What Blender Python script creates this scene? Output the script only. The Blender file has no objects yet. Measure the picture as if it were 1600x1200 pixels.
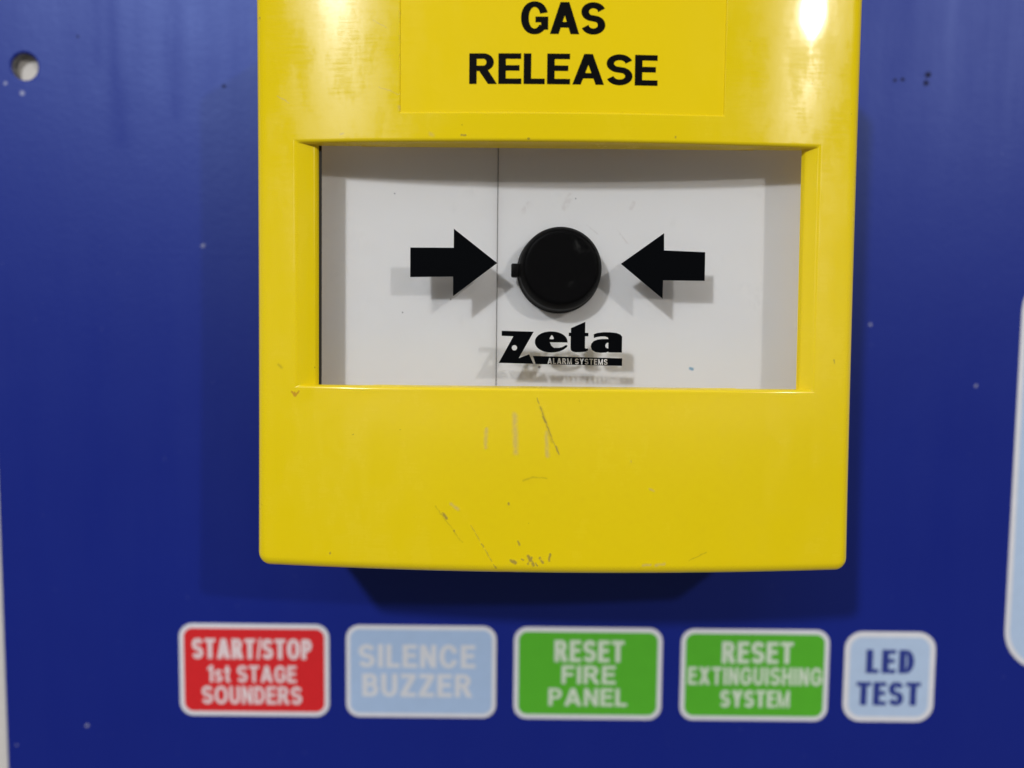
import bpy, bmesh, math, random
from mathutils import Vector, Matrix
from mathutils.geometry import delaunay_2d_cdt

random.seed(4)
SC = bpy.context.scene
COL = SC.collection
MM = 0.001                      # everything below is measured in millimetres

# ---------------------------------------------------------------- camera
# the panel front is the plane y = 0, the camera looks at it from -y; 0,0 is the foot of the lens on the panel
cam_d = bpy.data.cameras.new('camera')
cam = bpy.data.objects.new('camera', cam_d); COL.objects.link(cam)
PITCH, ROLL = 0.069, 0.010
cam.matrix_world = (Matrix.Translation((0, -0.146, 0)) @ Matrix.Rotation(math.pi/2 - PITCH, 4, 'X')
                    @ Matrix.Rotation(ROLL, 4, 'Z'))
cam_d.sensor_width = 36.0
cam_d.lens = 36.0*1255/1600
cam_d.clip_start = 0.005; cam_d.clip_end = 50
cam_d.dof.use_dof = True
cam_d.dof.focus_distance = 0.1185
cam_d.dof.aperture_fstop = 7.0
SC.camera = cam

# ---------------------------------------------------------------- world and lamps
world = bpy.data.worlds.new('World'); SC.world = world
world.use_nodes = True
bg = world.node_tree.nodes['Background']
bg.inputs['Color'].default_value = (1.0, 0.95, 0.90, 1)
bg.inputs['Strength'].default_value = 0.13

def room_lamp(name, direction, dist, size, watts, colour):
    d = Vector(direction).normalized()
    l = bpy.data.lights.new(name, 'AREA'); l.shape = 'DISK'; l.size = size
    l.energy = watts; l.color = colour
    o = bpy.data.objects.new(name, l); COL.objects.link(o)
    o.location = Vector((0.006, -0.03, 0.005)) + d*dist
    o.rotation_euler = (-d).to_track_quat('-Z', 'Y').to_euler()
    return o
room_lamp('ceiling_lamp', (-0.485, -1.0, 0.59), 1.6, 0.085, 12.9, (0.95, 0.97, 1.0))
room_lamp('ceiling_lamp', (0.68, -1.0, 0.485), 1.7, 0.055, 7.0, (1.0, 0.96, 0.91))
# the lit ceiling of the room, high above
room_lamp('ceiling_bounce', (-0.1, -1.0, 1.9), 2.2, 2.2, 12.0, (1.0, 0.98, 0.95))

SC.view_settings.view_transform = 'Standard'
SC.view_settings.look = 'None'
SC.view_settings.exposure = 0.17
SC.view_settings.gamma = 1.0

# ---------------------------------------------------------------- helpers
def P(x, z, u):                 # x right, z up, u out of the panel, all mm
    return Vector((x*MM, -u*MM, z*MM))

def tag(o, label=None, cat=None, group=None, kind=None):
    for k, v in (('label', label), ('category', cat), ('group', group), ('kind', kind)):
        if v: o[k] = v
    return o

def empty(name, loc):
    o = bpy.data.objects.new(name, None); COL.objects.link(o)
    o.empty_display_size = 0.01; o.location = loc
    return o

def build(name, bm, m, parent=None, smooth=None, flat=False):
    bmesh.ops.recalc_face_normals(bm, faces=bm.faces[:])
    me = bpy.data.meshes.new(name); bm.to_mesh(me); bm.free()
    me.materials.append(m)
    if smooth is not None:
        for p in me.polygons: p.use_smooth = True
        me.set_sharp_from_angle(angle=math.radians(smooth))
        if flat:
            for p in me.polygons:
                if abs(p.normal.y) > .99999: p.use_smooth = False
    o = bpy.data.objects.new(name, me); COL.objects.link(o)
    if parent is not None:
        o.parent = parent
        base = parent
        off = Vector(parent.location)
        while base.parent is not None:
            base = base.parent; off = off + base.location
        me.transform(Matrix.Translation(-off))
    return o

def inside(pt, poly):
    x, y = pt; r = False; n = len(poly); j = n - 1
    for i in range(n):
        xi, yi = poly[i]; xj, yj = poly[j]
        if (yi > y) != (yj > y) and x < (xj - xi)*(y - yi)/(yj - yi) + xi: r = not r
        j = i
    return r

def region(ops):
    """ops: list of (+1 / -1, polygon), applied in order; returns points and triangles of the resulting area"""
    pts = []; edges = []
    for s, poly in ops:
        b = len(pts); n = len(poly)
        pts += [Vector((p[0], p[1])) for p in poly]
        edges += [(b + i, b + (i + 1) % n) for i in range(n)]
    v, e, f, *_ = delaunay_2d_cdt(pts, edges, [], 0, 1e-5)
    boxes = [(min(p[0] for p in q), max(p[0] for p in q), min(p[1] for p in q), max(p[1] for p in q)) for s, q in ops]
    tris = []
    for t in f:
        cx = sum(v[i][0] for i in t)/len(t); cy = sum(v[i][1] for i in t)/len(t)
        st = False
        for (s, q), b in zip(ops, boxes):
            if b[0] <= cx <= b[1] and b[2] <= cy <= b[3] and inside((cx, cy), q): st = s > 0
        if st: tris.append(tuple(t))
    return v, tris

def sheet(name, ops, m, parent, ufun, thick=0.0):
    """flat (or gently curved) piece whose outline is given by ops; with a thickness it becomes a solid plate"""
    v, tris = region(ops)
    bm = bmesh.new()
    used = sorted({i for t in tris for i in t})
    top = {i: bm.verts.new(P(v[i][0], v[i][1], ufun(v[i][0], v[i][1]))) for i in used}
    cnt = {}
    for t in tris:
        try: bm.faces.new([top[i] for i in t])
        except ValueError: continue
        for k in range(len(t)):
            a, b = t[k], t[(k + 1) % len(t)]
            cnt[(a, b)] = cnt.get((a, b), 0) + 1
    if thick:
        low = {i: bm.verts.new(P(v[i][0], v[i][1], ufun(v[i][0], v[i][1]) - thick)) for i in used}
        for t in tris: bm.faces.new([low[i] for i in reversed(t)])
        for (a, b) in cnt:
            if (b, a) not in cnt: bm.faces.new([top[b], top[a], low[a], low[b]])
        return build(name, bm, m, parent)
    o = build(name, bm, m, parent)
    if o.data.polygons and sum(p.normal.y for p in o.data.polygons) > 0: o.data.flip_normals()
    return o

def rrect(x0, z0, x1, z1, r, n=8):
    out = []
    for cx, cz, a0 in ((x1 - r, z1 - r, 0), (x0 + r, z1 - r, 90), (x0 + r, z0 + r, 180), (x1 - r, z0 + r, 270)):
        for k in range(n + 1):
            a = math.radians(a0 + 90*k/n); out.append((cx + r*math.cos(a), cz + r*math.sin(a)))
    return out

def ell(cx, cz, rx, rz, n=32, e=2.0):
    out = []
    for k in range(n):
        a = 2*math.pi*k/n; c, s = math.cos(a), math.sin(a)
        out.append((cx + rx*math.copysign(abs(c)**(2/e), c), cz + rz*math.copysign(abs(s)**(2/e), s)))
    return out

def solid_box(bm, x0, x1, z0, z1, u0, u1, bev=0.0):
    vs = [bm.verts.new(P(x, z, u)) for u in (u0, u1) for z in (z0, z1) for x in (x0, x1)]
    fs = [bm.faces.new([vs[i] for i in q]) for q in ((0,1,3,2),(4,6,7,5),(0,4,5,1),(2,3,7,6),(0,2,6,4),(1,5,7,3))]
    if bev:
        es = {e for f in fs for e in f.edges}
        bmesh.ops.bevel(bm, geom=list(es), offset=bev*MM, segments=2, profile=0.5, affect='EDGES')

# ---------------------------------------------------------------- lettering (outlined bold sans capitals)
TB = 0.18                       # thickness of horizontal strokes, cap height 1
def R_(x0, y0, x1, y1): return (1, [(x0,y0),(x1,y0),(x1,y1),(x0,y1)])
def arc_band(cx, cy, rx, ry, a0, a1, sx, sy, n=14):
    o = []; i = []
    for k in range(n + 1):
        a = math.radians(a0 + (a1 - a0)*k/n)
        o.append((cx + rx*math.cos(a), cy + ry*math.sin(a)))
        i.append((cx + (rx - sx)*math.cos(a), cy + (ry - sy)*math.sin(a)))
    return (1, o + i[::-1])
def stroke(path, s, t):
    L = []; Rr = []
    for k in range(len(path)):
        a = path[max(k - 1, 0)]; b = path[min(k + 1, len(path) - 1)]
        dx, dy = b[0] - a[0], b[1] - a[1]; l = math.hypot(dx, dy) or 1
        nx, ny = -dy/l, dx/l
        h = 0.5*math.sqrt((nx*s)**2 + (ny*t)**2)
        L.append((path[k][0] + nx*h, path[k][1] + ny*h)); Rr.append((path[k][0] - nx*h, path[k][1] - ny*h))
    return (1, L + Rr[::-1])
def glyph_S(w, s, t, h=1.0):
    rx = w/2 - s/2; ry = (h - t)/4; yt = h - t/2 - ry; yb = t/2 + ry; pth = []
    for k in range(21):
        a = math.radians(14 + (246 - 14)*k/20); pth.append((w/2 + rx*math.cos(a), yt + ry*math.sin(a)))
    for k in range(21):
        a = math.radians(66 - (66 + 166)*k/20); pth.append((w/2 + rx*math.cos(a), yb + ry*math.sin(a)))
    return [stroke(pth, s, t*1.06)]
def bowl(w, xc, y0, y1, s, t):
    return [R_(0, y1 - t, xc, y1), R_(0, y0, xc, y0 + t), arc_band(xc, (y0 + y1)/2, w - xc, (y1 - y0)/2, -90, 90, s, t)]

def glyph(c, s):
    t = TB
    if c == ' ': return 0.30, []
    if c == 'I': return s, [R_(0,0,s,1)]
    if c == 'E': return .72, [R_(0,0,s,1), R_(0,0,.72,t), R_(0,1-t,.71,1), R_(0,.435,.66,.435+t)]
    if c == 'F': return .68, [R_(0,0,s,1), R_(0,1-t,.68,1), R_(0,.42,.60,.42+t)]
    if c == 'L': return .66, [R_(0,0,s,1), R_(0,0,.66,t)]
    if c == 'T': return .80, [R_(0,1-t,.80,1), R_(.4-s/2,0,.4+s/2,1)]
    if c == 'H': return .80, [R_(0,0,s,1), R_(.8-s,0,.8,1), R_(0,.43,.8,.43+t)]
    if c == 'N': return .80, [R_(0,0,s,1), R_(.8-s,0,.8,1), (1, [(0,1),(s*1.02,1),(.8,0),(.8-s*1.02,0)])]
    if c == 'M':
        w = 1.02; s = min(s, .215)
        return w, [R_(0,0,s,1), R_(w-s,0,w,1), (1, [(0,1),(s*1.1,1),(w/2+s*.40,0),(w/2-s*.40,0)]),
                   (1, [(w,1),(w-s*1.1,1),(w/2-s*.40,0),(w/2+s*.40,0)])]
    if c == 'A':
        w = .99; d = w/2 - .57*s
        il = lambda y: 1.12*s + y*d
        ya = (w/2 - 1.12*s)/d; yb = .2; yc = yb + t
        ops = [(1, [(0,0),(w/2-.57*s,1),(w/2+.57*s,1),(w,0)]), (-1, [(il(-.01),-.01),(il(yb),yb),(w-il(yb),yb),(w-il(-.01),-.01)])]
        if ya > yc + .05: ops.append((-1, [(il(yc),yc),(w-il(yc),yc),(w/2,ya)]))
        return w, ops
    if c == 'Y':
        w = .90
        return w, [R_(w/2-s/2,0,w/2+s/2,.45), (1, [(0,1),(1.16*s,1),(w/2+.5*s,.44),(w/2-.5*s,.40)]),
                   (1, [(w,1),(w-1.16*s,1),(w/2-.5*s,.44),(w/2+.5*s,.40)])]
    if c == 'X':
        w = .90
        return w, [(1, [(.02,1),(.02+1.2*s,1),(w,0),(w-1.2*s,0)]), (1, [(w-.02,1),(w-.02-1.2*s,1),(0,0),(1.2*s,0)])]
    if c == 'Z':
        w = .76
        return w, [R_(.02,1-t,w,1), R_(0,0,w,t), (1, [(0,t*.9),(1.25*s,t*.9),(w,1-t*.9),(w-1.25*s,1-t*.9)])]
    if c == 'P': return .76, [R_(0,0,s,1)] + bowl(.76, .42, .37, 1, s, t)
    if c == 'R':
        return .84, [R_(0,0,s,1)] + bowl(.77, .44, .42, 1, s, t) + [(1, [(.30,.44),(.30+1.1*s,.5),(.87,0),(.87-1.2*s,0)])]
    if c == 'D': return .80, [R_(0,0,s,1)] + bowl(.80, .36, 0, 1, s, t)
    if c == 'B': return .78, [R_(0,0,s,1)] + bowl(.74, .44, .44, 1, s, t) + bowl(.79, .46, 0, .44 + t, s, t)
    if c == 'U':
        w = .80
        return w, [R_(0,.36,s,1), R_(w-s,.36,w,1), arc_band(w/2,.36,w/2,.375,180,360,s,t,18)]
    if c in 'OCG':
        w = .98 if c == 'O' else .92
        ops = [(1, ell(w/2,.5,w/2,.515,36,2.15)), (-1, ell(w/2,.5,w/2-s,.515-t,36,2.1))]
        if c == 'C': ops.append((-1, [(w*.52,.37),(w*.7,.37),(w+.1,.29),(w+.1,.70),(w*.7,.62),(w*.52,.62)]))
        if c == 'G':
            ops.append((-1, [(w*.5,.50),(w*.6,.28),(w+.1,.28),(w+.1,.69),(w*.7,.63),(w*.5,.6)]))
            ops += [R_(w*.53,.36,w,.36+t), R_(w-s*.92,.13,w,.5)]
            ops.append((-1, [(w*.995,.0),(w*1.2,.0),(w*1.2,.13),(w*.995,.13)]))
        return w, ops
    if c == 'S': return .82, [(o, [(x, y) for x, y in q]) for o, q in glyph_S(.82, s, t)]
    if c == '1': return .46, [R_(.46-s,0,.46,1), (1, [(0,.70),(0,.84),(.20,.92),(.46-s+.02,1.0),(.46-s+.02,.80),(.2,.73)])]
    if c == 's': return .62, glyph_S(.62, s*.95, t*.92, .74)
    if c == 't': return .50, [R_(.13,.14,.13+s,.97), R_(0,.60,.50,.60+t*.9), (1, [(.13,.2),(.16,.06),(.24,0),(.38,-.01),(.50,.01),(.50,.15),(.42,.14),(.13+s,.2)])]
    if c == '/': return .36, [(1, [(0,-.02),(s*.55,-.02),(.36,1.02),(.36-s*.55,1.02)])]
    raise KeyError(c)

def text_line(txt, x0, x1, y0, y1, stem=0.205, gap=0.13):
    """outlines of one printed line that fills the box x0..x1, y0..y1"""
    h = y1 - y0
    def lay(s):
        x = 0; out = []
        for c in txt:
            w, ops = glyph(c, s)
            g = gap*(0.35 if c in '/' else 1)
            out.append((x, ops)); x += w + g
        return x - gap, out
    s = stem
    for _ in range(3):
        W, _o = lay(s); k = (x1 - x0)/(W*h); s = min(max(stem/k, .12), .36)
    W, out = lay(s); kx = (x1 - x0)/W
    res = []
    for x, ops in out:
        for o, q in ops: res.append((o, [(x0 + (x + a)*kx, y0 + b*h) for a, b in q]))
    return res

# ---------------------------------------------------------------- materials
def new_mat(name):
    m = bpy.data.materials.new(name); m.use_nodes = True
    nt = m.node_tree; return m, nt, nt.nodes['Principled BSDF']
def N(nt, t, **kw):
    n = nt.nodes.new(t)
    for k, v in kw.items(): setattr(n, k, v)
    return n
def sock(nt, n, i, v):
    if isinstance(v, (int, float)): n.inputs[i].default_value = v
    elif isinstance(v, tuple): n.inputs[i].default_value = v
    else: nt.links.new(v, n.inputs[i])
def mth(nt, op, a, b=None, c=None, clamp=False):
    n = N(nt, 'ShaderNodeMath', operation=op); n.use_clamp = clamp
    for i, v in enumerate((a, b, c)):
        if v is not None: sock(nt, n, i, v)
    return n.outputs[0]
def vmath(nt, op, a, b=None, out=0):
    n = N(nt, 'ShaderNodeVectorMath', operation=op)
    sock(nt, n, 0, a)
    if b is not None: sock(nt, n, 1, b)
    return n.outputs[out]
def mix(nt, f, a, b):
    n = N(nt, 'ShaderNodeMix', data_type='RGBA'); sock(nt, n, 0, f); sock(nt, n, 6, a); sock(nt, n, 7, b)
    return n.outputs[2]
def ramp01(nt, v, lo, hi):
    n = N(nt, 'ShaderNodeMapRange'); n.interpolation_type = 'SMOOTHSTEP'
    sock(nt, n, 0, v); n.inputs[1].default_value = lo; n.inputs[2].default_value = hi
    return n.outputs[0]
def coords(nt, root):            # millimetres in the place's own axes (x, y, z)
    g = N(nt, 'ShaderNodeNewGeometry')
    return vmath(nt, 'SCALE', g.outputs['Position']) , g
def mmpos(nt):
    g = N(nt, 'ShaderNodeNewGeometry')
    n = N(nt, 'ShaderNodeVectorMath', operation='SCALE'); nt.links.new(g.outputs['Position'], n.inputs[0]); n.inputs[3].default_value = 1000
    return n.outputs[0]
def noise(nt, vec, scale, stretch=(1,1,1), detail=3.0, rough=.55, seed=0.0):
    n = N(nt, 'ShaderNodeTexNoise'); n.inputs['Scale'].default_value = scale
    n.inputs['Detail'].default_value = detail; n.inputs['Roughness'].default_value = rough
    v = vmath(nt, 'MULTIPLY', vec, stretch)
    if seed: v = vmath(nt, 'ADD', v, (seed, seed*1.7, seed*.6))
    nt.links.new(v, n.inputs['Vector']); return n.outputs['Fac']
def seg_mask(nt, flat, a, b, r, soft=0):
    """soft mask of a stroke from a to b (x, z in mm) of half width r"""
    av = (a[0], 0.0, a[1]); ba = (b[0] - a[0], 0.0, b[1] - a[1])
    l2 = ba[0]**2 + ba[2]**2
    pa = vmath(nt, 'SUBTRACT', flat, av)
    if l2 > 1e-6:
        h = mth(nt, 'DIVIDE', vmath(nt, 'DOT_PRODUCT', pa, ba, out=1), l2, clamp=True)
        sc = N(nt, 'ShaderNodeVectorMath', operation='SCALE'); sc.inputs[0].default_value = ba; nt.links.new(h, sc.inputs[3])
        pa = vmath(nt, 'SUBTRACT', pa, sc.outputs[0])
    d = vmath(nt, 'LENGTH', pa, out=1)
    n = N(nt, 'ShaderNodeMapRange'); n.interpolation_type = 'SMOOTHSTEP'
    nt.links.new(d, n.inputs[0]); n.inputs[1].default_value = r*(1.7 if soft else 1.25); n.inputs[2].default_value = r*(-.3 if soft else .35)
    return n.outputs[0]
def ragged(nt, p, amt):          # x, z position with a little wander, so marks do not have ruled edges
    n = N(nt, 'ShaderNodeTexNoise'); n.inputs['Scale'].default_value = .9; n.inputs['Detail'].default_value = 4
    nt.links.new(p, n.inputs['Vector'])
    w = vmath(nt, 'SUBTRACT', n.outputs['Color'], (.5, .5, .5))
    return vmath(nt, 'MULTIPLY', vmath(nt, 'ADD', p, vmath(nt, 'MULTIPLY', w, (amt, amt, amt))), (1, 0, 1))
def union(nt, ms):
    o = ms[0]
    for m in ms[1:]: o = mth(nt, 'MAXIMUM', o, m)
    return o
def bump(nt, h, dist, strength=1.0, normal=None):
    n = N(nt, 'ShaderNodeBump'); n.inputs['Strength'].default_value = strength
    n.inputs['Distance'].default_value = dist; nt.links.new(h, n.inputs['Height'])
    if normal is not None: nt.links.new(normal, n.inputs['Normal'])
    return n.outputs[0]

def simple(name, colour, rough, spec=.4, noise_amt=0.06, scale=.4):
    m, nt, b = new_mat(name)
    p = mmpos(nt); f = noise(nt, p, scale)
    k = 1 - noise_amt
    nt.links.new(mix(nt, f, tuple(c*k for c in colour[:3]) + (1,), tuple(min(c*(2 - k), 1) for c in colour[:3]) + (1,)), b.inputs['Base Color'])
    b.inputs['Roughness'].default_value = rough; b.inputs['Specular IOR Level'].default_value = spec
    return m

def yellow_plastic(name, worn):
    m, nt, b = new_mat(name)
    p = mmpos(nt); flat = ragged(nt, p, .55)
    base = mix(nt, noise(nt, p, .05), (.96, .735, .0005, 1), (.92, .70, .0005, 1))
    br = noise(nt, p, 1.3, detail=4)
    # dark rubbed-in scratches
    dk = [((3.56,-9.84),(6.6,-17.6),.075), ((6.35,-16.8),(6.85,-18.0),.17), ((4.5,-12.6),(5.2,-14.2),.11), ((-5.72,-28.5),(-2.2,-34.4),.085), ((-2.15,-34.5),(-2.1,-34.6),.28),
          ((.1,-33.5),(.7,-33.8),.30), ((2.5,-32.8),(3.3,-34.1),.34), ((3.1,-33.0),(2.6,-33.9),.22), ((4.3,-33.0),(4.7,-33.8),.22), ((5.8,-32.5),(5.6,-33.5),.20), ((1.6,-33.2),(1.9,-33.3),.14), ((3.7,-33.8),(4.0,-34.2),.14),
          ((1.1,-30.6),(1.4,-31.2),.18), ((-.32,-25.2),(-.3,-25.3),.22), ((-8.2,-29.2),(-8.2,-29.3),.13), ((-9.8,-26.9),(-9.2,-27.5),.28),
          ((-26.4,-33.0),(-26.4,-33.1),.2), ((47.2,-4.2),(47.3,-4.6),.2), ((-37.0,44.0),(-37.0,44.4),.2), ((22.9,27.4),(22.9,27.5),.18),
          ((2.0,26.9),(2.1,26.9),.2), ((-7.5,27.3),(-7.0,27.3),.2)]
    fd = [((1.74,-21.9),(3.2,-21.4),.2), ((3.2,-21.4),(5.05,-21.5),.16), ((-10.9,-25.8),(-7.0,-31.0),.13), ((-34.2,-5.6),(-33.8,-6.0),.3),
          ((4.1,-11.2),(5.9,-16.2),.3), ((26.0,-33.4),(28.5,-32.2),.12)]
    pale = [((.41,-12.4),(.65,-17.8),.48), ((-3.6,-14.5),(-3.7,-17.2),.30), ((5.0,-14.9),(5.2,-18.3),.36), ((20.0,-22.9),(20.7,-23.2),.17), ((17.3,-18.9),(17.3,-19.0),.14),
            ((19.3,-34.1),(20.4,-34.0),.2), ((21.2,-34.1),(22.4,-33.8),.26), ((-8.6,-25.4),(-7.6,-26.2),.3), ((-16.4,31.0),(-16.4,31.3),.32), ((-24.9,27.6),(-24.6,27.7),.2), ((-19.4,34.2),(-16.6,33.1),.09),
            ((-34.3,33.2),(-32.6,32.1),.10), ((-20.3,43.5),(-18.3,42.3),.08), ((-12.0,27.6),(-11.6,27.4),.3)]
    rust = [((-32.2,-9.5),(-31.7,-10.0),.34), ((-31.7,-10.0),(-31.2,-9.5),.22)]
    if worn:
        brk = ramp01(nt, br, .34, .52)
        mk = lambda L, soft=0: mth(nt, 'MULTIPLY', union(nt, [seg_mask(nt, flat, s[0], s[1], s[2]*.85, soft) for s in L]), ramp01(nt, br, .15, .62) if soft else brk)
        base = mix(nt, mth(nt, 'MULTIPLY', mk(fd, 1), .55), base, (.42, .30, .02, 1))
        base = mix(nt, mth(nt, 'MULTIPLY', mk(pale, 1), .6), base, (.55, .44, .25, 1))
        base = mix(nt, mth(nt, 'MULTIPLY', mk(rust), .75), base, (.55, .22, .02, 1))
        base = mix(nt, mth(nt, 'MULTIPLY', mk(dk), .62), base, (.15, .10, .085, 1))
        # dirt specks
        sp = ramp01(nt, noise(nt, p, 1.1, detail=2, seed=7), .76, .80)
        base = mix(nt, mth(nt, 'MULTIPLY', sp, .5), base, (.30, .20, .03, 1))
    nt.links.new(base, b.inputs['Base Color'])
    b.inputs['Specular IOR Level'].default_value = .25
    # hand-worn patches: rougher where rubbed, with fine scratches lying mostly across
    rub = ramp01(nt, noise(nt, p, .17, (1, 1, .45), detail=7, rough=.68, seed=3), .36, .66)
    hair = noise(nt, p, 1.5, (.10, 1, 1.9), detail=4, rough=.7, seed=9)
    rr = mth(nt, 'MULTIPLY_ADD', rub, .15, .11 if worn else .38)
    nt.links.new(mth(nt, 'ADD', rr, mth(nt, 'MULTIPLY', mth(nt, 'SUBTRACT', hair, .3), .18)), b.inputs['Roughness'])
    if worn:                                        # rubbed crosswise, so gleams run up and down
        b.inputs['Anisotropic'].default_value = .72
        tg = N(nt, 'ShaderNodeCombineXYZ'); tg.inputs[0].default_value = 1.0
        nt.links.new(tg.outputs[0], b.inputs['Tangent'])
        b.inputs['Anisotropic Rotation'].default_value = .25
        b.inputs['Coat Weight'].default_value = .20
        b.inputs['Coat Roughness'].default_value = .06
    else: b.inputs['Specular IOR Level'].default_value = .10
    fine = noise(nt, p, 5.0, (.18, 1, 1.6), detail=3, rough=.7)
    diag = noise(nt, vmath(nt, 'ADD', p, vmath(nt, 'MULTIPLY', N(nt, 'ShaderNodeCombineXYZ').outputs[0], (1, 1, 1))), 3.0, (1, 1, .35), detail=3)
    wav = noise(nt, p, .10, detail=1)
    h = mth(nt, 'ADD', mth(nt, 'MULTIPLY', mth(nt, 'MULTIPLY', fine, rub), .004 if worn else .0012), mth(nt, 'MULTIPLY', diag, .0006))
    h = mth(nt, 'ADD', h, mth(nt, 'MULTIPLY', wav, .02))
    nt.links.new(bump(nt, h, MM), b.inputs['Normal'])
    # the thin moulding lets some light through into the hollow behind it
    tl_ = N(nt, 'ShaderNodeBsdfTranslucent'); tl_.inputs[0].default_value = (.95, .72, .46, 1)
    ms = N(nt, 'ShaderNodeMixShader'); ms.inputs[0].default_value = .20
    nt.links.new(b.outputs[0], ms.inputs[1]); nt.links.new(tl_.outputs[0], ms.inputs[2])
    nt.links.new(ms.outputs[0], nt.nodes['Material Output'].inputs['Surface'])
    return m

def blue_paint():
    m, nt, b = new_mat('blue_panel_paint')
    p = mmpos(nt); flat = ragged(nt, p, .7)
    base = mix(nt, noise(nt, p, .03), (.0034, .0105, .185, 1), (.0044, .014, .21, 1))
    chips = [((-55.92,14.31),.42), ((64.84,1.37),.34), ((84.52,-9.59),.32), ((-79.16,-75.1),.4), ((-92.6,-79.0),.2), ((-87.6,40.9),.5), ((-90.5,42.6),.35)]
    black = [((73.26,45.62),.62), ((72.98,44.18),.60), ((68.75,44.69),.42), ((67.39,44.68),.38), ((-77.4,50.8),.25), ((-51.7,42.5),.42)]
    brk = ramp01(nt, noise(nt, p, 2.2, detail=3), .30, .50)
    cm = mth(nt, 'MULTIPLY', union(nt, [seg_mask(nt, flat, c, c, r) for c, r in chips]), brk)
    km = union(nt, [seg_mask(nt, flat, c, c, r) for c, r in black])
    tiny = ramp01(nt, noise(nt, p, 1.3, detail=2, seed=11), .755, .79)
    base = mix(nt, mth(nt, 'MULTIPLY', cm, .55), base, (.55, .55, .62, 1))
    base = mix(nt, mth(nt, 'MULTIPLY', tiny, .25), base, (.2, .24, .5, 1))
    base = mix(nt, mth(nt, 'MULTIPLY', km, .9), base, (.012, .010, .016, 1))
    nt.links.new(base, b.inputs['Base Color'])
    # wiped streaks running down the paint change its gloss
    st = noise(nt, p, .16, (1, 1, .10), detail=5, rough=.6, seed=2)
    cl = noise(nt, p, .05, detail=3, seed=5)
    r = mth(nt, 'ADD', mth(nt, 'MULTIPLY_ADD', st, .14, .32), mth(nt, 'MULTIPLY', cl, .08))
    nt.links.new(r, b.inputs['Roughness'])
    b.inputs['Specular Tint'].default_value = (.40, .54, 1.0, 1)
    drips = union(nt, [seg_mask(nt, flat, *q, 1) for q in [((-74.4,60),(-74.2,46.5),1.5), ((-71.3,60),(-71.0,41.0),1.3), ((-61.2,60),(-60.6,38),1.6), ((-70.6,42),(-70.2,33),1.9)]])
    wipe = mth(nt, 'MULTIPLY', drips, ramp01(nt, st, .30, .62))
    sp = mth(nt, 'MULTIPLY_ADD', wipe, -.17, .70)
    nt.links.new(mth(nt, 'MULTIPLY_ADD', km, -.62, sp, clamp=True), b.inputs['Specular IOR Level'])
    h = mth(nt, 'ADD', mth(nt, 'MULTIPLY', noise(nt, p, .9, detail=5), .02), mth(nt, 'MULTIPLY', noise(nt, p, .15), .03))
    nt.links.new(bump(nt, h, MM), b.inputs['Normal'])
    return m

def glass_mat():
    m, nt, b = new_mat('clear_window_plastic'); nt.nodes.remove(b)
    out = nt.nodes['Material Output']
    tr = N(nt, 'ShaderNodeBsdfTransparent'); tr.inputs[0].default_value = (.985, .985, .98, 1)
    gl = N(nt, 'ShaderNodeBsdfGlossy'); gl.inputs['Roughness'].default_value = .06
    df = N(nt, 'ShaderNodeBsdfDiffuse'); df.inputs[0].default_value = (.7, .7, .68, 1)
    p = mmpos(nt)
    smear = ramp01(nt, noise(nt, p, .22, (1, 1, .7), detail=5, rough=.65, seed=4), .60, .80)
    fr = N(nt, 'ShaderNodeFresnel'); fr.inputs[0].default_value = 1.23
    m1 = N(nt, 'ShaderNodeMixShader'); nt.links.new(fr.outputs[0], m1.inputs[0])
    nt.links.new(tr.outputs[0], m1.inputs[1]); nt.links.new(gl.outputs[0], m1.inputs[2])
    m2 = N(nt, 'ShaderNodeMixShader'); nt.links.new(mth(nt, 'MULTIPLY', smear, .05), m2.inputs[0])
    nt.links.new(m1.outputs[0], m2.inputs[1]); nt.links.new(df.outputs[0], m2.inputs[2])
    nt.links.new(m2.outputs[0], out.inputs['Surface'])
    return m

def card_mat():
    m, nt, b = new_mat('white_card')
    p = mmpos(nt); flat = vmath(nt, 'MULTIPLY', p, (1, 0, 1))
    base = mix(nt, noise(nt, p, .12, detail=5), (.85, .815, .80, 1), (.89, .855, .84, 1))
    sm = union(nt, [seg_mask(nt, flat, *s) for s in [((2.4,19.2),(1.5,18.0),.5), ((8.6,20.4),(7.8,18.6),.6), ((11.2,16.0),(13.0,14.6),.12), ((15.8,15.4),(17.6,13.2),.14), ((18.4,19.4),(18.0,18.6),.4)]])
    base = mix(nt, mth(nt, 'MULTIPLY', mth(nt, 'MULTIPLY', sm, ramp01(nt, noise(nt, p, 1.2), .35, .6)), .22), base, (.45, .36, .34, 1))
    dots = union(nt, [seg_mask(nt, flat, (x, z), (x, z), r) for x, z, r in [(4.2,-5.9,.26), (-9.6,4.4,.14), (-17.0,2.3,.13), (9.5,20.0,.12), (-18.3,20.5,.12)]])
    base = mix(nt, mth(nt, 'MULTIPLY', dots, .8), base, (.06, .05, .05, 1))
    base = mix(nt, mth(nt, 'MULTIPLY', seg_mask(nt, flat, (27.6,-5.9), (27.9,-6.0), .28), .8), base, (.08, .30, .50, 1))
    nt.links.new(base, b.inputs['Base Color']); b.inputs['Roughness'].default_value = .65
    b.inputs['Specular IOR Level'].default_value = .25
    b.inputs['Subsurface Weight'].default_value = .55      # white plastic, light spreads in it
    b.inputs['Subsurface Radius'].default_value = (1.0, .85, .7)
    b.inputs['Subsurface Scale'].default_value = .006
    return m

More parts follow.
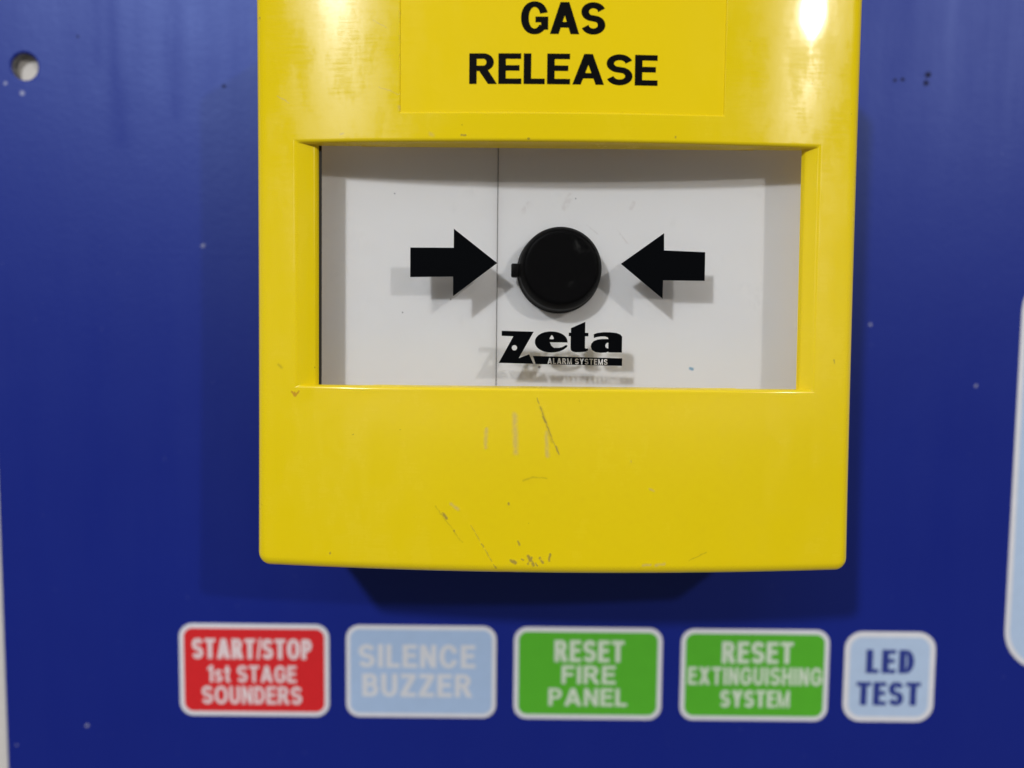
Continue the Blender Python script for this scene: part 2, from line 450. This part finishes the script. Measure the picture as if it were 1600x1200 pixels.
M_yellow = yellow_plastic('worn_yellow_plastic', True)
M_yplate = yellow_plastic('yellow_insert_plastic', False)
M_blue = blue_paint()
M_glass = glass_mat()
M_card = card_mat()
M_ink = simple('black_print', (.002, .002, .002), .5, .04)
M_glassink = simple('black_print_on_window', (.0018, .0022, .003), .6, .02)
M_black = simple('black_rubber', (.0012, .0012, .0016), .42, .05, .3, 1.5)
M_gap = simple('dark_gap', (.018, .016, .012), .7, .2)
M_box = simple('dark_box_plastic', (.03, .03, .035), .5)
M_wall = simple('beige_wall_paint', (.60, .575, .54), .8, .2, .08, .6)
def bare_edge():
    m, nt, b = new_mat('drilled_metal_edge'); p = mmpos(nt)
    f = ramp01(nt, noise(nt, p, 2.4, detail=4, rough=.7), .42, .58)
    nt.links.new(mix(nt, f, (.03, .035, .07, 1), (.42, .41, .40, 1)), b.inputs['Base Color'])
    b.inputs['Roughness'].default_value = .5
    nt.links.new(bump(nt, f, .1*MM), b.inputs['Normal']); return m
M_metal = bare_edge()
M_border = simple('white_membrane_print', (.70, .70, .74), .42, .4)
M_red = simple('red_membrane_print', (.64, .015, .020), .42, .4)
M_green = simple('green_membrane_print', (.085, .42, .022), .42, .4)
M_pale = simple('pale_blue_membrane_print', (.37, .50, .72), .42, .4)
M_paler = simple('light_blue_membrane_print', (.43, .55, .74), .42, .4)
M_pink = simple('white_print_on_red', (.74, .61, .63), .45, .4)
M_lime = simple('white_print_on_green', (.58, .68, .54), .45, .4)
M_offw = simple('white_print_on_pale_blue', (.62, .64, .69), .45, .4)
M_navy = simple('navy_print', (.022, .040, .24), .45, .4)

# ---------------------------------------------------------------- the wall behind
bm = bmesh.new()
solid_box(bm, -900, 900, -800, 800, -60, -1.95)
wall = tag(build('wall', bm, M_wall), kind='structure')

# ---------------------------------------------------------------- the blue control panel
panel = tag(empty('control_panel', P(40, -110, 0)), 'blue painted control panel on the wall with red, green and pale blue membrane buttons', 'control panel')
HX, HZ = -87.1, 45.5
ops = [(1, rrect(-94.0, -109.6, 199.6, 129.6, 2.6)), (-1, ell(HX, HZ, 2.75, 2.75, 40))]
v, tris = region(ops)
bm = bmesh.new()
vv = {}
for t in tris:
    for i in t:
        if i not in vv: vv[i] = bm.verts.new(P(v[i][0], v[i][1], 0))
    bm.faces.new([vv[i] for i in t])
def ring_wall(outline, prof):
    rings = []
    for grow, u in prof:
        rings.append([bm.verts.new(P(x, z, u)) for x, z in outline(grow)])
    for a, b2 in zip(rings, rings[1:]):
        n = len(a)
        for k in range(n): bm.faces.new([a[k], a[(k+1) % n], b2[(k+1) % n], b2[k]])
ring_wall(lambda g: rrect(-94.0 - g, -109.6 - g, 199.6 + g, 129.6 + g, 2.6 + g), [(0, 0), (.15, -.03), (.29, -.12), (.38, -.26), (.4, -.4), (.4, -1.85)])
ring_wall(lambda g: [(HX + (x - HX)*g, HZ + (z - HZ)*g) for x, z in ell(HX, HZ, 2.75, 2.75, 40)], [(1, 0), (.95, -.03), (.90, -.11), (.86, -.24), (.85, -.40), (.84, -1.85)])
bmesh.ops.remove_doubles(bm, verts=bm.verts[:], dist=1e-7)
o = build('panel_sheet', bm, M_blue, panel, 30, True)
o.data.materials.append(M_metal)                 # drilled edge, bare
for f in o.data.polygons:
    c = f.center + Vector(panel.location)
    if math.hypot(c.x/MM - HX, c.z/MM - HZ) < 2.42 and c.y/MM > .2: f.material_index = 1

def membrane_button(x0, z0, x1, z1, r, bw, face_m, text_m, lines, label):
    base = sheet('membrane_button', [(1, rrect(x0, z0, x1, z1, r))], M_border, panel, lambda x, z: .14, .13)
    base['label'] = label
    sheet('button_face', [(1, rrect(x0 + bw, z0 + bw, x1 - bw, z1 - bw, max(r - bw, .5)))], face_m, base, lambda x, z: .17)
    tops = []
    for ln in lines: tops += text_line(*ln)
    sheet('lettering', tops, text_m, base, lambda x, z: .20)
ST = .22
membrane_button(-61.5, -72.9, -33.6, -55.3, 2.5, .85, M_red, M_pink,
    [('START/STOP', -59.1, -36.8, -61.95, -58.1, ST, .11), ('1st STAGE', -56.3, -39.7, -66.45, -63.2, .185, .13), ('SOUNDERS', -57.4, -38.7, -70.6, -67.2, .185, .13)],
    'red button reading START/STOP 1st STAGE SOUNDERS')
membrane_button(-30.4, -72.85, -2.45, -55.3, 2.5, .75, M_pale, M_offw,
    [('SILENCE', -28.1, -6.3, -63.3, -58.9, ST, .15), ('BUZZER', -27.4, -6.9, -68.9, -64.5, ST, .15)],
    'pale blue button reading SILENCE BUZZER')
membrane_button(.9, -72.9, 28.5, -55.35, 2.5, .85, M_green, M_lime,
    [('RESET', 8.4, 21.4, -61.9, -57.75, ST, .13), ('FIRE', 9.8, 19.9, -66.1, -62.6, ST, .13), ('PANEL', 7.4, 22.1, -70.35, -66.95, ST, .13)],
    'green button reading RESET FIRE PANEL')
membrane_button(32.0, -72.85, 59.6, -55.4, 2.5, .85, M_green, M_lime,
    [('RESET', 39.6, 52.9, -61.85, -57.7, ST, .13), ('EXTINGUISHING', 33.4, 58.4, -66.0, -62.6, .18, .13), ('SYSTEM', 39.5, 52.5, -70.3, -67.0, ST, .12)],
    'green button reading RESET EXTINGUISHING SYSTEM')
membrane_button(62.5, -72.8, 79.4, -55.6, 3.3, 1.0, M_paler, M_navy,
    [('LED', 66.5, 75.5, -63.5, -58.95, .31, .16), ('TEST', 64.9, 76.9, -69.65, -65.15, .29, .12)],
    'small square light blue button reading LED TEST')
lw = sheet('label_window', [(1, rrect(92.1, -62.6, 150, 11.6, 7.5))], M_border, panel, lambda x, z: .14, .13)
lw['label'] = 'tall light blue label area with rounded corners'
sheet('label_face', [(1, rrect(93.0, -61.7, 149.1, 10.7, 6.6))], M_paler, lw, lambda x, z: .17)

# ---------------------------------------------------------------- the yellow call point
call = tag(empty('manual_call_point', P(6.3, -35.1, 0)), 'yellow gas release call point with white window, two black arrows and black button', 'call point')

X0, X1, Z0, Z1 = -37.7, 50.35, -35.55, 52.6
XC = 6.3
def face_u(x, z): return 32.0 - 3.0*((x - XC)/43.4)**2 - .045*(z + 35) + .00023*(z + 35)**2
CARD_U, GLASS_U = 21.3, 26.7                      # both lean back with the cover
def lean(z): return -.03*(z - 8.9)
def smin(a, b, k):
    h = max(k - abs(a - b), 0)/k
    return min(a, b) - h*h*k*.25
PXL, PXR, PZT, PZB = -32.0, 44.4, 27.0, -9.0      # mouth of the window recess
HXL, HXR = -28.75, 42.2                            # where its sloping cheeks end
RF = 1.5                                          # rounding of the cover's outer edge
def sstep(t):
    t = min(max(t, 0), 1); return t*t*(3 - 2*t)
def cheek(d, w, drop):
    if d <= 0: return 0.0
    if d < w:
        t = d/w
        a = .22                                     # rounded start, then straight, then rolled over
        s = (t*t/(2*a) if t < a else t - a/2)/(1 - a/2)
        e = max(0, (t - .88)/.12)
        return drop*s + .25*e*e
    return drop + .25 + (d - w)/.12*11
def lip(d, r):
    if d <= 0: return 0.0
    if d < r: return r - math.sqrt(max(r*r - d*d, 0))
    return r + (d - r)/.14*10
def recess(x, z):
    dx = cheek(x - PXL, HXL - PXL, 1.36) if x < XC else cheek(PXR - x, PXR - HXR, 1.3)
    dz = min(lip(PZT - z, .55), lip(z - PZB, .42))
    dx = min(dx, 11); dz = min(dz, 11)
    return smin(dx, dz, .25) if min(dx, dz) > 0.12 else min(dx, dz)
LX0, LX1, LZ0, LZ1 = -16.45, 29.95, 30.45, 49.6
def insert(x, z):
    d = min(x - LX0, LX1 - x, z - LZ0, LZ1 - z)
    return .22*sstep(d/.22)
def lines(*groups):
    s = set()
    for g in groups: s |= {round(q, 4) for q in g}
    s = sorted(s); out = [s[0]]
    for q in s[1:]:
        if q - out[-1] > .025: out.append(q)
    return out
fil = [0, .02, .07, .16, .3, .5, .75, 1.05, 1.3, 1.5, 1.9]
def frange(a, b, n): return [a + (b - a)*k/n for k in range(n + 1)]
ins = [0, .055, .11, .165, .22]
xs = lines([X0 + f for f in fil], [X1 - f for f in fil], frange(X0 + 1.9, X1 - 1.9, 44),
           [PXL - .4, PXL - .15, PXL], frange(PXL, HXL, 22), [HXL + .12, HXL + .3], [PXR + .4, PXR + .15, PXR], frange(HXR, PXR, 20), [HXR - .12, HXR - .3],
           [LX0 + q for q in ins], [LX1 - q for q in ins], [LX0 - .1, LX1 + .1])
lz = [0, .04, .1, .17, .25, .33, .4, .46, .51, .545, .58, .64, .70, .9]
lz2 = [0, .04, .1, .17, .24, .30, .35, .39, .415, .45, .50, .57, .8]
zs = lines([Z0 + f for f in fil], [Z1 - f for f in fil], frange(Z0 + 1.9, Z1 - 1.9, 44),
           [PZT - q for q in lz], [PZT + .15, PZB - .15], [PZB + q for q in lz2],
           [LZ0 + q for q in ins], [LZ1 - q for q in ins], [LZ0 - .1, LZ1 + .1])
CR = 1.9                                          # the corner patches are bent into quarter discs
def warp(x, z):
    u = x - (X0 + CR) if x < X0 + CR else (x - (X1 - CR) if x > X1 - CR else 0)
    w = z - (Z0 + CR) if z < Z0 + CR else (z - (Z1 - CR) if z > Z1 - CR else 0)
    d = min(x - X0, X1 - x, z - Z0, Z1 - z)
    if u and w:
        m = max(abs(u), abs(w)); l = math.hypot(u, w)
        x += u*(m/l - 1); z += w*(m/l - 1)
    return x, z, max(d, 0)
bm = bmesh.new()
grid = []; cut = set()
for z in zs:
    row = []
    for x in xs:
        wx, wz, d = warp(x, z)
        e = RF - math.sqrt(max(RF*RF - (RF - d)**2, 0)) if d < RF else 0.0
        rc = recess(wx, wz) if PXL < wx < PXR and PZB < wz < PZT else 0.0
        if rc > 0:
            lim = face_u(wx, wz) - (GLASS_U + lean(wz) + .05)
            if rc >= lim: rc = lim; cut.add(len(row) + 1000*len(grid))
        li = insert(wx, wz) if LX0 < wx < LX1 and LZ0 < wz < LZ1 else 0.0
        vtx = bm.verts.new(P(wx, wz, face_u(wx, wz) - e - rc - li))
        row.append(vtx)
    grid.append(row)
for j in range(len(zs) - 1):
    for i in range(len(xs) - 1):
        q = [grid[j][i], grid[j][i+1], grid[j+1][i+1], grid[j+1][i]]
        if all(a + 1000*b in cut for a, b in ((i, j), (i+1, j), (i+1, j+1), (i, j+1))): continue
        bm.faces.new(q)
for vtx in [k for k in bm.verts if not k.link_faces]: bm.verts.remove(vtx)
loop = [grid[0][i] for i in range(len(xs))] + [grid[j][-1] for j in range(1, len(zs))] \
     + [grid[-1][i] for i in range(len(xs) - 2, -1, -1)] + [grid[j][0] for j in range(len(zs) - 2, 0, -1)]
low = []
for k in loop:
    low.append(bm.verts.new((k.co.x, -13*MM, k.co.z)))
for k in range(len(loop)):
    n2 = (k + 1) % len(loop); bm.faces.new([loop[k], loop[n2], low[n2], low[k]])
cover = build('front_cover', bm, M_yellow, call, 40)

# boxes and inserts behind the cover
bm = bmesh.new(); solid_box(bm, X0 + 1.6, X1 - 1.6, Z0 + 1.6, Z1 - 1.6, .05, 19.5, 1.2)
build('back_box', bm, M_box, call, 40)

def leaning(bm):
    for q in bm.verts: q.co.y -= lean(q.co.z/MM)*MM
    return bm
for a, c in ((-32.0, -2.51), (-2.41, 46.0)):
    bm = bmesh.new(); solid_box(bm, a, c, -11.5, 29.5, CARD_U - 1.2, CARD_U, .05)
    build('backing_card', leaning(bm), M_card, call)
bm = bmesh.new(); solid_box(bm, -30.6, -28.22, -10.5, 28.5, GLASS_U - .02, GLASS_U + .03)  # added dark strip, stands in for the shaded gap left of the pane
build('gap_strip', leaning(bm), M_gap, call)

bm = bmesh.new(); solid_box(bm, -31.0, 44.0, -10.5, 28.6, GLASS_U - 1.0, GLASS_U - .04)
pane = build('window_pane', leaning(bm), M_glass, call)
gu = lambda x, z: GLASS_U + lean(z)
GS = 1.0085
AL = [(-15.05,11.65),(-8.71,11.68),(-8.71,14.45),(-2.33,9.52),(-8.77,4.62),(-8.77,7.48),(-15.05,7.35)]
AR = [(28.03,11.40),(22.02,11.60),(21.98,14.11),(15.72,9.58),(21.92,4.55),(21.95,7.24),(28.03,7.22)]
a1 = sheet('arrow', [(1, [(x*GS, z*GS) for x, z in AL])], M_glassink, pane, gu); a1['label'] = 'black arrow pointing right'
a2 = sheet('arrow', [(1, [(x*GS, z*GS) for x, z in AR])], M_glassink, pane, gu); a2['label'] = 'black arrow pointing left'

# printed emblem: outlines read in a 1600 x 655 grid
ex = lambda x: (-1.99 + (x - 62)*(18.10/1404))*GS
ez = lambda y: (-5.06 + (524 - y)*(4.70/365))*GS
def E(pts): return [(ex(x), ez(y)) for x, y in pts]
def Eell(cx, cy, rx, ry, n=28, e=2): return E(ell(cx, cy, rx, ry, n, e))
def Ecurve(pts, n=6):
    out = []; m = len(pts)
    for i in range(m):
        p0, p1, p2, p3 = (Vector(pts[(i + k) % m]) for k in (-1, 0, 1, 2))
        for k in range(n):
            t = k/n
            q = .5*((2*p1) + (p2 - p0)*t + (2*p0 - 5*p1 + 4*p2 - p3)*t*t + (3*p1 - p0 - 3*p2 + p3)*t**3)
            out.append((q.x, q.y))
    return E(out)
emb = [(1, E([(93,158),(458,165),(290,468),(408,422),(458,530),(62,524),(226,220),(93,216)])), (-1, Eell(240, 350, 30, 30, 20))]
emb += [(1, Eell(658, 280, 186, 120, 40, 2.1)), (-1, Ecurve([(642,246),(648,222),(664,203),(680,222),(684,246)], 5)),
        (-1, E([(642,284),(900,284),(900,312),(842,312),(815,320),(780,338),(735,348),(688,345),(662,325)])),
        (1, E([(700,345),(760,345),(800,330),(826,312),(844,318),(838,336),(800,366),(750,388),(700,398)]))]
emb += [(1, E([(880,120),(1043,46),(1043,172),(1080,172),(1080,212),(1043,212),(1043,345),(1056,352),(1078,348),(1078,372),(1050,386),(1000,393),(940,394),(905,388),(885,372),(878,350),(878,212),(856,212),(856,172),(880,172)]))]
emb += [(1, E([(1140,188),(1180,172),(1250,163),(1330,163),(1400,170),(1445,188),(1464,212),(1464,393),(1310,393),(1310,384),(1280,394),(1220,398),(1160,390),(1122,366),(1108,330),(1114,295),(1140,265),(1185,247),(1240,240),(1308,240),(1300,222),(1270,212),(1220,212),(1175,220),(1142,230)])),
        (-1, E([(1308,282),(1292,284),(1278,300),(1273,318),(1280,336),(1296,346),(1308,347)]))]
emb += [(1, E([(452,440),(1468,458),(1468,544),(482,533)]))]
alarm = text_line('ALARM SYSTEMS', 0, 1, 0, 1, .16, .16)
W_, H_ = 1302 - 618, 66
def tl(pts): return E([(618 + a*W_, 529 + 6*a - b*H_) for a, b in pts])
# stems for the tiny reversed line are set for its real width
al2 = text_line('ALARM SYSTEMS', 0, W_/H_, 0, 1, .20, .20)
ls = [(-o, [(618 + a*H_, 529 + 6*a*H_/W_ - b*H_) for a, b in q]) for o, q in al2]
emb += [(o, E(q)) for o, q in ls]
# note: letter pieces cut holes in the bar, and the inner cuts of A and R put ink back
em = sheet('emblem', emb, M_glassink, pane, gu)
em['label'] = 'black maker emblem printed under the button'

# the button: a short rubber knob standing on the card, a little tipped
bm = bmesh.new()
prof = [(6.45, 0), (6.45, .5), (6.3, .7), (6.2, 3.3), (6.12, 3.7), (5.55, 4.5), (5.4, 4.64), (5.3, 4.68), (4.9, 4.68), (4.2, 4.66), (2.5, 4.66)]
BX, BZ = 7.0, 8.8
rings = []
for r, hgt in prof:
    k = hgt/4.7
    rings.append([bm.verts.new(P(BX + .12*k + r*math.cos(2*math.pi*i/64), BZ + .35*k + r*math.sin(2*math.pi*i/64), CARD_U + .03 + hgt)) for i in range(64)])
for a, c in zip(rings, rings[1:]):
    for i in range(64): bm.faces.new([a[i], a[(i+1) % 64], c[(i+1) % 64], c[i]])
bm.faces.new(rings[-1]); bm.faces.new(rings[0][::-1])
knob = build('push_button', bm, M_black, call, 35)
bm = bmesh.new(); solid_box(bm, -.3, .95, 7.7, 9.75, CARD_U + 1.6, CARD_U + 3.4, .22)
build('tab', bm, M_black, knob, 40)

# yellow insert with the printed words, lying in the shallow recess of the cover
pu = lambda x, z: face_u(x, z) - .22
n = 24
bm = bmesh.new(); rows = []
for z in (LZ0 + .20, (LZ0 + LZ1)/2, LZ1 - .20):
    rows.append([bm.verts.new(P(x, z, pu(x, z) + .02)) for x in frange(LX0 + .20, LX1 - .20, n)])
for a, c in zip(rows, rows[1:]):
    for i in range(n): bm.faces.new([a[i], a[i+1], c[i+1], c[i]])
ext = bmesh.ops.extrude_face_region(bm, geom=bm.faces[:])
for e in ext['geom']:
    if isinstance(e, bmesh.types.BMVert): e.co.y += .3*MM
plate = build('label_plate', bm, M_yplate, call, 40)
txt = text_line('GAS', .75, 12.65, 41.45, 45.85, .25, .06) + text_line('RELEASE', -6.5, 20.2, 34.5, 38.75, .25, .07)
sheet('lettering', txt, M_ink, plate, lambda x, z: pu(x, z) + .05)
